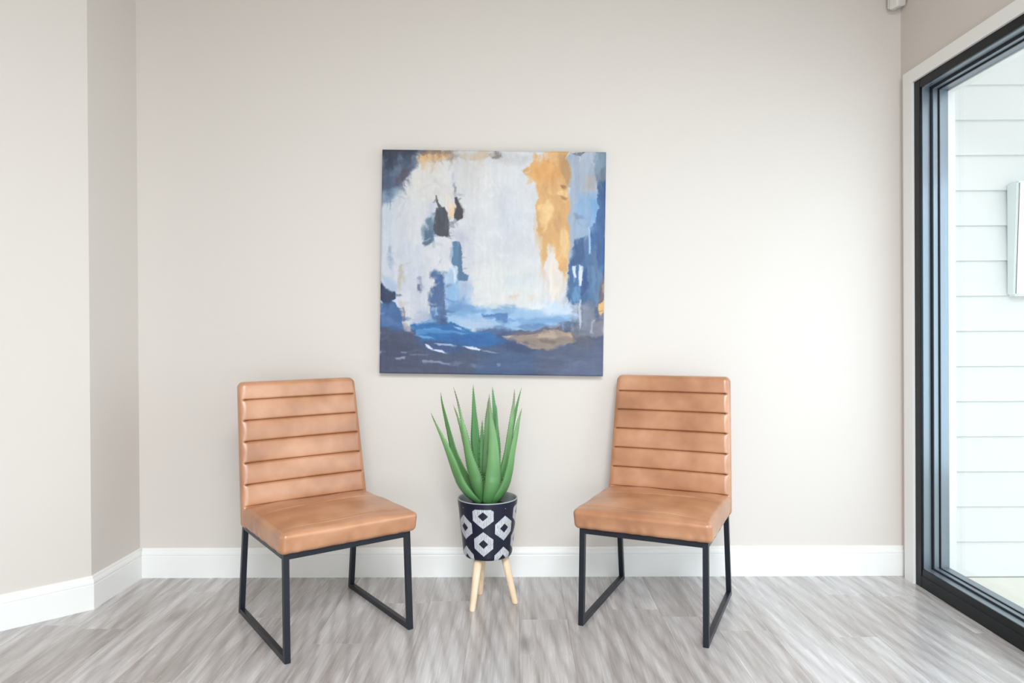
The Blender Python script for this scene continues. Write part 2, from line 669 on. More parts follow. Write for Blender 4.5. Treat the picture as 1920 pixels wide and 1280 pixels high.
def make_back():
    """channel tufted backrest; local z up, y back; front face slopes"""
    nx, ny, nz = 60, 10, 440
    P, q = cube_grid(nx, ny, nz)
    zb, zt = .352, .891
    hz = (zt - zb) / 2
    V, c = rounded(P, (.236, .026, hz), .015)
    z = V[:, 2] + (zb + zt) / 2
    f = (z - .432) / (.889 - .432)
    # top corners get a rounder outline
    # width tapers upward
    wx = (.4975 * (1 - f) + .4695 * f) / .472
    x = V[:, 0] * wx
    cr = .022
    ex = np.clip((np.abs(V[:, 0]) - (.236 - cr)) / cr, 0, 1)
    ez = np.clip((z - (zt - cr)) / cr, 0, 1)
    z = z - (1 - np.sqrt(np.clip(1 - ex ** 2, 0, 1))) * cr * ez * .9
    # pillowed channels on the front face
    edges = [.352, .431, .510, .589, .668, .7465, .8245, .905]
    front = np.clip((-V[:, 1] - .004) / .02, 0, 1)
    puff = np.zeros(len(z))
    zc = z
    for a, b in zip(edges, edges[1:]):
        m = (zc >= a) & (zc < b)
        s = (zc[m] - a) / (b - a)
        e = np.minimum(s, 1 - s) * (b - a)
        puff[m] = .0085 * (1 - np.exp(-(e / .0026) ** 1.4)) + .0045 * np.sin(np.pi * s) ** .8
    sd_ = np.clip((np.abs(V[:, 0]) - .217) / .013, 0, 1)
    side = 1 - sd_ * sd_ * (3 - 2 * sd_)
    y0_ = .0016 * np.exp(-((np.abs(V[:, 0]) - .2285) / .0016) ** 2)
    y = V[:, 1] - front * ((puff - .0095) * side - y0_)
    y = y + .408 + (.4928 - .4082) * f + .026 - .001
    # slight hollow towards the sitter
    y = y + front * .006 * (1 - (V[:, 0] / .236) ** 2)
    return mesh_from('backrest', np.stack([x, y, z], 1), q)


def make_seams():
    """the sewn line at the bottom of each channel"""
    bm = bmesh.new()
    for zs in (.510, .589, .668, .7465, .8245):
        f = (zs - .432) / (.889 - .432)
        wx = (.4935 * (1 - f) + .4615 * f) / .472
        yb = -.026 + .408 + (.4928 - .4082) * f + .025
        prev = None
        for i in range(25):
            xl = -.2245 + .449 * i / 24
            yy = yb + .0095 + .006 * (1 - (xl / .236) ** 2) - .0012
            if i in (0, 24):
                yy -= .006
            rg = [bm.verts.new((xl * wx, yy + .0016 * math.cos(a), zs + .0016 * math.sin(a))) for a in (.8, 2.4, 3.9, 5.5)]
            if prev:
                for k in range(4):
                    bm.faces.new((prev[k], prev[(k + 1) % 4], rg[(k + 1) % 4], rg[k]))
            prev = rg
    return bm_mesh('seam', bm)


def make_seat():
    nx, ny, nz = 110, 130, 20
    P, q = cube_grid(nx, ny, nz)
    V, c = rounded(P, (.2495, .2205, .0365), .017)
    x, y, z = V[:, 0], V[:, 1] + .2005, V[:, 2] + .3925
    u, v = x / .2495, V[:, 1] / .2205
    top = np.clip((z - .3925) / .03, 0, 1)
    z = z + top * .017 * (1 - u ** 4) * (1 - np.clip(v, -1, .9) ** 4)
    # front leans outwards towards the top, corners a little pinched
    fr = np.clip(-v, 0, 1) ** 6
    y = y - fr * (z - .356) * .24
    y = y - fr * .006 * (1 - u ** 2) * np.clip((z - .356) / .07, 0, 1)
    # vertical rounding of the front corners in plan
    # cross seam near the back and soft creases
    ys = y - (.262 - .05 * (u ** 2) * 0 + .012 * np.sin(u * 1.6))
    z = z - top * .005 * np.exp(-(ys / .0045) ** 2) * (1 - u ** 6)
    z = z + top * .0018 * np.sin(x * 23 + y * 9) * np.sin(y * 31 + 1.3)
    # welt along the top front edge
    yw = y - .016
    z = z + top * (.0030 * np.exp(-(yw / .0035) ** 2) - .0030 * np.exp(-((yw - .0075) / .003) ** 2)) * (1 - u ** 8)
    # gathers on the faces
    low = np.clip((.40 - z) / .04, 0, 1)
    y = y - fr * .0022 * low * np.sin(x * 95 + 2 * np.sin(x * 31))
    sx = np.clip((np.abs(u) - .9) / .1, 0, 1)
    x = x + np.sign(u) * sx * .0016 * np.sin(y * 80 + 1.5 * np.sin(y * 27)) * low
    return mesh_from('seat', np.stack([x, y, z], 1), q)


def make_chair(name, loc, rz, label):
    root = empty(name, loc, rz, label, 'chair', 'tan leather side chairs against the back wall')
    link('seat', make_seat(), leather_m, root, smooth=True)
    bk = link('backrest', make_back(), leather_m, root, smooth=True)
    link('seam', make_seams(), seam_m, bk, smooth=True)
    s = .02
    for sx in (-1, 1):
        X0, X1 = sx * .2225, sx * .225
        for (ya, yb) in ((.010, -.004), (.471, .524)):
            bm = bmesh.new()
            beam(bm, (X0, ya, .352), (X1, yb, .0), s)
            me = bm_mesh('leg', bm, .0015, 2)
            # cut the foot level
            for vtx in me.vertices:
                if vtx.co.z < .02:
                    vtx.co.z = max(vtx.co.z, 0)
            link('leg', me, steel_m, root)
        bm = bmesh.new()
        beam(bm, (X1, .006, .010), (X1, .514, .010), s - .0006)
        link('runner', bm_mesh('runner', bm, .0015, 2), steel_m, root)
    bm = bmesh.new()
    for p, q in (((-.2325, .010, .3455), (.2325, .010, .3455)), ((-.2325, .471, .3455), (.2325, .471, .3455)),
                 ((-.2225, .02, .3455), (-.2225, .461, .3455)), ((.2225, .02, .3455), (.2225, .461, .3455))):
        beam(bm, p, q, .0204, Vector((0, 0, 1)))
    link('seat_frame', bm_mesh('seat_frame', bm, .0015, 2), steel_m, root)
    return root


ch = make_chair('side_chair', (-.5829, 2.4637, 0), .6344,
                'tan channel-tufted leather chair on black metal legs, left of the potted aloe')
r2 = ch.copy()
r2['label'] = 'tan channel-tufted leather chair on black metal legs, between the potted aloe and the window'
r2.location = (.4355, 2.5356, 0)
r2.rotation_euler = (0, 0, -.4276)
C.objects.link(r2)
for c_ in list(ch.children):
    o = c_.copy()
    C.objects.link(o)
    o.parent = r2
    for g_ in list(c_.children):
        o2 = g_.copy()
        C.objects.link(o2)
        o2.parent = o

# ------------------------------------------------------------------ potted aloe
PX, PY = -.1235, 2.843
al = empty('potted_aloe', (PX, PY, 0), 0, 'green spiky aloe in a navy and white patterned pot on three pale wooden legs', 'potted plant')
RT, RB, ZT, ZB = .1198, .0968, .4192, .195

# painted pot wall: angle a (0 = facing the photograph's camera), height z
NR, NC = 170, 721
zz = np.linspace(ZB, ZT, NR)
aa = np.linspace(-math.pi, math.pi, NC)
rr_ = RB + (RT - RB) * (zz - ZB) / (ZT - ZB)
rr_ = rr_ - .006 * np.exp(-(zz - ZB) / .006)
A, Z = np.meshgrid(aa, zz)
RR = np.repeat(rr_[:, None], NC, 1)
bw = 2 * math.pi / 10 * 1.0
hexh, hexw = .082, .098
nz_ = fbm((NR, NC), (20, 90), 3, 3)
mask = np.zeros((NR, NC))
s_ = (A) * .108          # arc length
per = 2 * math.pi * .108 / 6
rows = [(.1615 + .192 - .192, 0)]
hwa = math.radians(20.8)
for k in range(4):
    for (deg, zs) in ((-6.8, (.3722, .2630)), (38.2, (.4445, .3215, .1990))):
        ca_ = math.radians(deg + 90 * k)
        dx = np.abs((A - ca_ + math.pi) % (2 * math.pi) - math.pi) + .006 * nz_
        sg = (A - ca_ + math.pi) % (2 * math.pi) - math.pi
        for zc_ in zs:
            dz = np.abs(Z - zc_)
            hh, side = .0485, .0185
            m = (dx < hwa) & (dz < side + (hh - side) * (1 - dx / hwa) + .0012 * nz_) & (Z < .3985 + .0008 * nz_)
            dia = (dx / .180 + dz / .0178) < 1
            st = .5 + .5 * np.cos(sg / math.radians(2.45) * 2 * math.pi + 1.0 * nz_)
            gap = np.clip((.42 - st) / .2, 0, 1) * (.8 + .5 * nz_)
            mask = np.maximum(mask, m * (~dia) * (1 - np.clip(gap, 0, .85)))
navy = np.array(lin(NAVY)); white = np.array(lin((214, 216, 222)))
col = navy[None, None] * (1 - mask[..., None]) + white[None, None] * mask[..., None]
Vp = np.stack([RR * np.sin(A), -RR * np.cos(A), Z], -1)
print_m = mat('painted_ceramic', (30, 34, 50), .33)
t = NT(print_m)
ca = t.n('ShaderNodeVertexColor', layer_name='paint')
t.l(ca.outputs[0], t.b.inputs['Base Color'])
me = grid_print('pot', Vp.reshape(-1, 3), NR, NC, col)
me.flip_normals()
pot = link('pot', me, print_m, al, smooth=True)
# rim, inner wall, bottom
navy_m = mat('navy_glaze', NAVY, .3)
grey_m = mat('grey_inner_glaze', (156, 162, 166), .35)


def lathe(name, prof, m, parent, n=96, **kw):
    bm = bmesh.new()
    rings = []
    for r, z in prof:
        rings.append([bm.verts.new((r * math.cos(2 * math.pi * i / n), r * math.sin(2 * math.pi * i / n), z)) for i in range(n)])
    for a, b in zip(rings, rings[1:]):
        for i in range(n):
            bm.faces.new((a[i], a[(i + 1) % n], b[(i + 1) % n], b[i]))
    if kw.pop('cap0', False):
        bm.faces.new(rings[0][::-1])
    if kw.pop('cap1', False):
        bm.faces.new(rings[-1])
    return link(name, bm_mesh(name, bm), m, parent, smooth=True, **kw)


lathe('rim', [(RT, ZT - .0002), (RT - .0005, ZT + .0018), (RT - .002, ZT + .003), (RT - .0045, ZT + .003), (RT - .006, ZT + .001),
              (RT - .0068, ZT - .01), (RT - .009, ZT - .05), (RT - .009, ZT - .06)], grey_m, al)
lathe('pot_base', [(RB - .006, ZB), (RB - .008, ZB - .0005), (.02, ZB - .0005)], navy_m, al, cap1=True)
soil_m = mat('dark_soil', (28, 26, 26), .9)
t = NT(soil_m)
t.bump(t.noise(t.coords((1, 1, 1)), 160, 3), 1, .01)
bm = bmesh.new()
ns, nrg = 64, 14
rs = random.Random(2)
prev = None
cen = bm.verts.new((0, 0, .390))
for j in range(1, nrg + 1):
    rad = (RT - .0085) * j / nrg
    rg = [bm.verts.new((rad * math.cos(2 * math.pi * i / ns), rad * math.sin(2 * math.pi * i / ns),
                        .390 - .012 * (j / nrg) ** 2 + rs.uniform(-.0022, .0022))) for i in range(ns)]
    for i in range(ns):
        if prev is None:
            bm.faces.new((cen, rg[i], rg[(i + 1) % ns]))
        else:
            bm.faces.new((prev[i], rg[i], rg[(i + 1) % ns], prev[(i + 1) % ns]))
    prev = rg
link('soil', bm_mesh('soil', bm), soil_m, al, smooth=True)

wood_m = mat('pale_beech', (238, 212, 184), .5)
t = NT(wood_m)
c_ = t.ramp(t.noise(t.coords((30, 30, 2.5)), 4, 4), [(.3, (232, 202, 170)), (.7, (243, 219, 192))])
t.l(c_, t.b.inputs['Base Color'])
for (fx, fy) in ((-.0585, -.086), (.108, -.008), (-.038, .092)):
    foot = Vector((fx, fy, 0)) ; top = Vector((fx * .60, fy * .60, ZB + .001))
    d = (top - foot)
    bm = bmesh.new()
    n = 28
    rings = []
    for tt, rad in ((0, .0098), (.012, .0112), (.03, .0122), (.5, .0142), (1, .0162)):
        p = foot + d * tt
        rings.append([bm.verts.new((p.x + rad * math.cos(2 * math.pi * i / n), p.y + rad * math.sin(2 * math.pi * i / n), p.z)) for i in range(n)])
    for a, b in zip(rings, rings[1:]):
        for i in range(n):
            bm.faces.new((a[i], a[(i + 1) % n], b[(i + 1) % n], b[i]))
    bm.faces.new(rings[0][::-1]); bm.faces.new(rings[-1])
    link('leg', bm_mesh('leg', bm), wood_m, al, smooth=True)

leaf_m = mat('aloe_leaf', (112, 168, 104), .42)
t = NT(leaf_m)
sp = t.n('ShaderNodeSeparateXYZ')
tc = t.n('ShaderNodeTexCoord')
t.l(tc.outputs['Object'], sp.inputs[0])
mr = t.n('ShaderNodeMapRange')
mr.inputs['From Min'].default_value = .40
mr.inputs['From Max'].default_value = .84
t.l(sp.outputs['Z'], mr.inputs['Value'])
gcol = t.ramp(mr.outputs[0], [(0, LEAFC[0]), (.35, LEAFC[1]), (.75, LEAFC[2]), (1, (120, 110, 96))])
nn = t.noise(t.coords((1, 1, .35), 5), 16, 3)
g2 = t.ramp(nn, [(.3, (205, 215, 200)), (.7, (255, 255, 255))])
t.l(t.mix(.8, gcol, g2, 'MULTIPLY'), t.b.inputs['Base Color'])
t.b.inputs['Coat Weight'].default_value = .15
t.b.inputs['Coat Roughness'].default_value = .3
t.b.inputs['Subsurface Weight'].default_value = .0


leaf_in_m = mat('aloe_leaf_inner', (84, 138, 82), .45)
tooth_m = mat('aloe_tooth', (116, 152, 98), .5)


def interp(pts, n):
    """Catmull-Rom resample by arc length of tip..base points"""
    P = [np.array(p, float) for p in pts]
    P = [2 * P[0] - P[1]] + P + [2 * P[-1] - P[-2]]
    outp = []
    for i in range(1, len(P) - 2):
        p0, p1, p2, p3 = P[i - 1:i + 3]
        for k in range(12):
            s = k / 12
            outp.append(.5 * ((2 * p1) + (-p0 + p2) * s + (2 * p0 - 5 * p1 + 4 * p2 - p3) * s * s + (-p0 + 3 * p1 - 3 * p2 + p3) * s ** 3))
    outp.append(P[-2])
    outp = np.array(outp)
    d = np.r_[0, np.cumsum(np.linalg.norm(np.diff(outp[:, :3], axis=0), axis=1))]
    s = np.linspace(0, d[-1], n)
    return np.stack([np.interp(s, d, outp[:, k]) for k in range(4)], 1), d[-1]


def make_leaf(phi, pts, seed):
    rs = random.Random(seed)
    S, L = interp(pts, 46)
    ph = math.radians(phi)
    bm = bmesh.new()
    rings = []
    frames = []
    for i, (x, y, z, wd) in enumerate(S):
        T_ = S[min(i + 1, len(S) - 1)][:3] - S[max(i - 1, 0)][:3]
        T_ = Vector(T_).normalized()          # towards the base
        Wd = Vector((math.cos(ph), math.sin(ph), 0))
        Wd = (Wd - T_ * Wd.dot(T_)).normalized()
        N = T_.cross(Wd).normalized()
        # outward: away from the rosette's axis
        o_ = Vector((x, y - .02, 0))
        side_out = N.dot(Vector((math.sin(ph), -math.cos(ph), 0)))
        if side_out < 0:
            N = -N
        back = y > .025
        if back:
            N = -N
        w_ = max(wd, .0008) / 2 / max(.72, abs(math.cos(ph)))
        frames.append((Vector((x + .0055, y, z)), Wd, N, w_))
        th = w_ * (.50 if z > .5 else .62)
        hollow = w_ * .10
        ring = []
        m = 7
        for k in range(m + 1):       # outer convex arc
            a = math.pi * k / m
            ring.append(Vector((x, y, z)) + Wd * (-math.cos(a) * w_) + N * (math.sin(a) * th))
        for k in range(1, 4):        # shallow inner face
            a = k / 4
            ring.append(Vector((x, y, z)) + Wd * (w_ * (1 - 2 * a)) + N * (hollow * math.sin(math.pi * a)))
        rings.append([bm.verts.new(p + Vector((.0055, 0, 0))) for p in ring])
    n = len(rings[0])
    for a, b in zip(rings, rings[1:]):
        for i in range(n):
            f = bm.faces.new((a[i], a[(i + 1) % n], b[(i + 1) % n], b[i]))
            f.smooth = True
            f.material_index = 1 if i >= m else 0
    bm.faces.new(rings[0]); bm.faces.new(rings[-1][::-1])
    # teeth along both margins
    step = L / 45
    pos = L * .06
    while pos < L * .86:
        k = int(pos / step)
        P_, Wd, N, w_ = frames[k]
        T_ = (frames[k + 1][0] - P_).normalized()
        for sg in (-1, 1):
            c0 = P_ + Wd * sg * w_ * .96
            h = min(.0046, .0022 + w_ * .12) * rs.uniform(.8, 1.2)
            b1 = bm.verts.new(c0 + T_ * .0030)
            b2 = bm.verts.new(c0 - T_ * .0022)
            b3 = bm.verts.new(c0 + N * w_ * .16 - Wd * sg * w_ * .03)
            tip = bm.verts.new(c0 + Wd * sg * h - T_ * .0016)
            for f in ((b1, b2, tip), (b2, b3, tip), (b3, b1, tip)):
                bm.faces.new(f).material_index = 2
        pos += rs.uniform(.0085, .0125)
    bmesh.ops.recalc_face_normals(bm, faces=bm.faces)
    me = bpy.data.meshes.new('leaf')
    bm.to_mesh(me)
    bm.free()
    return me


LEAVES = [
    (-38, [(-0.2209, -0.075, 0.768, 0.0008), (-0.2077, -0.0703, 0.7363, 0.0062), (-0.1892, -0.0642, 0.6945, 0.0117), (-0.1649, -0.0562, 0.6405, 0.0226), (-0.1389, -0.0465, 0.5721, 0.0329), (-0.1176, -0.038, 0.5114, 0.0377), (-0.0962, -0.0319, 0.4706, 0.041), (-0.0684, -0.026, 0.4356, 0.0379), (-0.0353, -0.02, 0.4043, 0.0277)]),
    (-30, [(-0.1966, 0.06, 0.8361, 0.0008), (-0.1908, 0.0565, 0.7937, 0.0065), (-0.1772, 0.0515, 0.7352, 0.013), (-0.16, 0.0454, 0.6649, 0.0194), (-0.1425, 0.0396, 0.5969, 0.0267), (-0.1181, 0.0342, 0.5371, 0.0322), (-0.0878, 0.0288, 0.4815, 0.0362), (-0.0475, 0.0231, 0.4263, 0.0321), (-0.0234, 0.02, 0.3987, 0.0241)]),
    (-14, [(-0.1331, -0.06, 0.8654, 0.0008), (-0.1168, -0.0539, 0.8042, 0.0063), (-0.1021, -0.047, 0.7329, 0.0118), (-0.0884, -0.0408, 0.6691, 0.0228), (-0.0764, -0.0339, 0.5971, 0.0331), (-0.0628, -0.0288, 0.5448, 0.0465), (-0.0476, -0.0241, 0.4964, 0.0513), (-0.039, -0.0198, 0.4519, 0.0435), (-0.0217, -0.015, 0.4031, 0.0277)]),
    (-20, [(-0.1416, 0.02, 0.787, 0.0008), (-0.1249, 0.0187, 0.7409, 0.0072), (-0.1098, 0.0174, 0.6888, 0.012), (-0.094, 0.0157, 0.6248, 0.0168), (-0.0783, 0.014, 0.5608, 0.0224), (-0.0585, 0.0122, 0.4929, 0.0264), (-0.0308, 0.01, 0.4132, 0.024)]),
    (-6, [(-0.0647, 0.07, 0.8652, 0.0008), (-0.0628, 0.067, 0.8083, 0.0106), (-0.0605, 0.0638, 0.7474, 0.0195), (-0.0582, 0.0603, 0.6826, 0.0309), (-0.0563, 0.0578, 0.6341, 0.0374), (-0.0504, 0.0552, 0.5857, 0.0382), (-0.0424, 0.0524, 0.5333, 0.0365), (-0.0325, 0.0491, 0.473, 0.034), (-0.0226, 0.045, 0.3968, 0.0243)]),
    (0, [(-0.026, 0.03, 0.7249, 0.0008), (-0.0279, 0.03, 0.6705, 0.0113), (-0.029, 0.03, 0.6222, 0.0169), (-0.0297, 0.03, 0.5698, 0.0185), (-0.0272, 0.03, 0.5093, 0.0193), (-0.0198, 0.03, 0.4044, 0.0177)]),
    (5, [(0.0004, 0.01, 0.8153, 0.0008), (-0.0023, 0.0118, 0.7771, 0.0088), (-0.0043, 0.014, 0.7328, 0.0184), (-0.0056, 0.0169, 0.6723, 0.0264), (-0.0081, 0.0203, 0.5995, 0.0305), (-0.0107, 0.0236, 0.5306, 0.0337), (-0.0132, 0.0265, 0.4696, 0.0338), (-0.0138, 0.03, 0.3963, 0.0241)]),
    (6, [(0.0055, -0.055, 0.8389, 0.0008), (0.0071, -0.053, 0.7957, 0.0078), (0.0121, -0.0501, 0.7327, 0.018), (0.0179, -0.0474, 0.6735, 0.0329), (0.0209, -0.0442, 0.6024, 0.047), (0.0206, -0.0418, 0.5509, 0.0565), (0.0179, -0.0398, 0.5072, 0.0628), (0.0113, -0.038, 0.4675, 0.0621), (-0.0, -0.0363, 0.4317, 0.0488), (-0.0089, -0.035, 0.4039, 0.0315)]),
    (10, [(0.0133, 0.08, 0.8559, 0.0008), (0.0173, 0.0771, 0.811, 0.009), (0.0212, 0.0742, 0.7663, 0.0147), (0.0243, 0.0707, 0.7135, 0.018), (0.029, 0.067, 0.6568, 0.0245), (0.0307, 0.0628, 0.5922, 0.0301), (0.0244, 0.0583, 0.5238, 0.0309), (0.0036, 0.05, 0.3996, 0.0243)]),
    (14, [(0.0302, 0.05, 0.7851, 0.0008), (0.0309, 0.0481, 0.7488, 0.0065), (0.0319, 0.0456, 0.7004, 0.0097), (0.0344, 0.0423, 0.6361, 0.0137), (0.0365, 0.0387, 0.5679, 0.0178), (0.029, 0.0352, 0.4999, 0.0202), (0.0044, 0.03, 0.4043, 0.0185)]),
    (28, [(0.1047, -0.01, 0.8524, 0.0008), (0.1016, -0.0089, 0.8027, 0.0079), (0.0945, -0.0076, 0.7429, 0.0159), (0.0845, -0.0062, 0.6752, 0.0199), (0.0754, -0.0048, 0.6113, 0.0231), (0.0655, -0.0036, 0.5554, 0.0302), (0.048, -0.0023, 0.4994, 0.0334), (0.0238, -0.0012, 0.4514, 0.0318), (-0.0025, 0.0, 0.4034, 0.0239)]),
    (34, [(0.1332, 0.06, 0.8527, 0.0008), (0.1195, 0.0568, 0.8043, 0.0065), (0.1071, 0.0535, 0.7518, 0.0114), (0.0937, 0.0491, 0.6835, 0.0138), (0.082, 0.0447, 0.6153, 0.0178), (0.0655, 0.0398, 0.5393, 0.0226), (0.0369, 0.0351, 0.4716, 0.0258), (0.0003, 0.03, 0.4003, 0.0225)]),
    (40, [(0.1334, -0.05, 0.7811, 0.0008), (0.1202, -0.0464, 0.7337, 0.0102), (0.1077, -0.0418, 0.6723, 0.0181), (0.0939, -0.0368, 0.6047, 0.0228), (0.0832, -0.032, 0.5409, 0.0284), (0.0687, -0.0281, 0.4888, 0.0347), (0.0482, -0.0249, 0.4487, 0.0379), (0.0263, -0.0223, 0.4205, 0.0356), (0.0062, -0.02, 0.3962, 0.0237)]),
]

for k, (phi, pts) in enumerate(LEAVES):
    me = make_leaf(phi, pts, k)
    for m_ in (leaf_m, leaf_in_m, tooth_m):
        me.materials.append(m_)
    link('leaf', me, None, al)

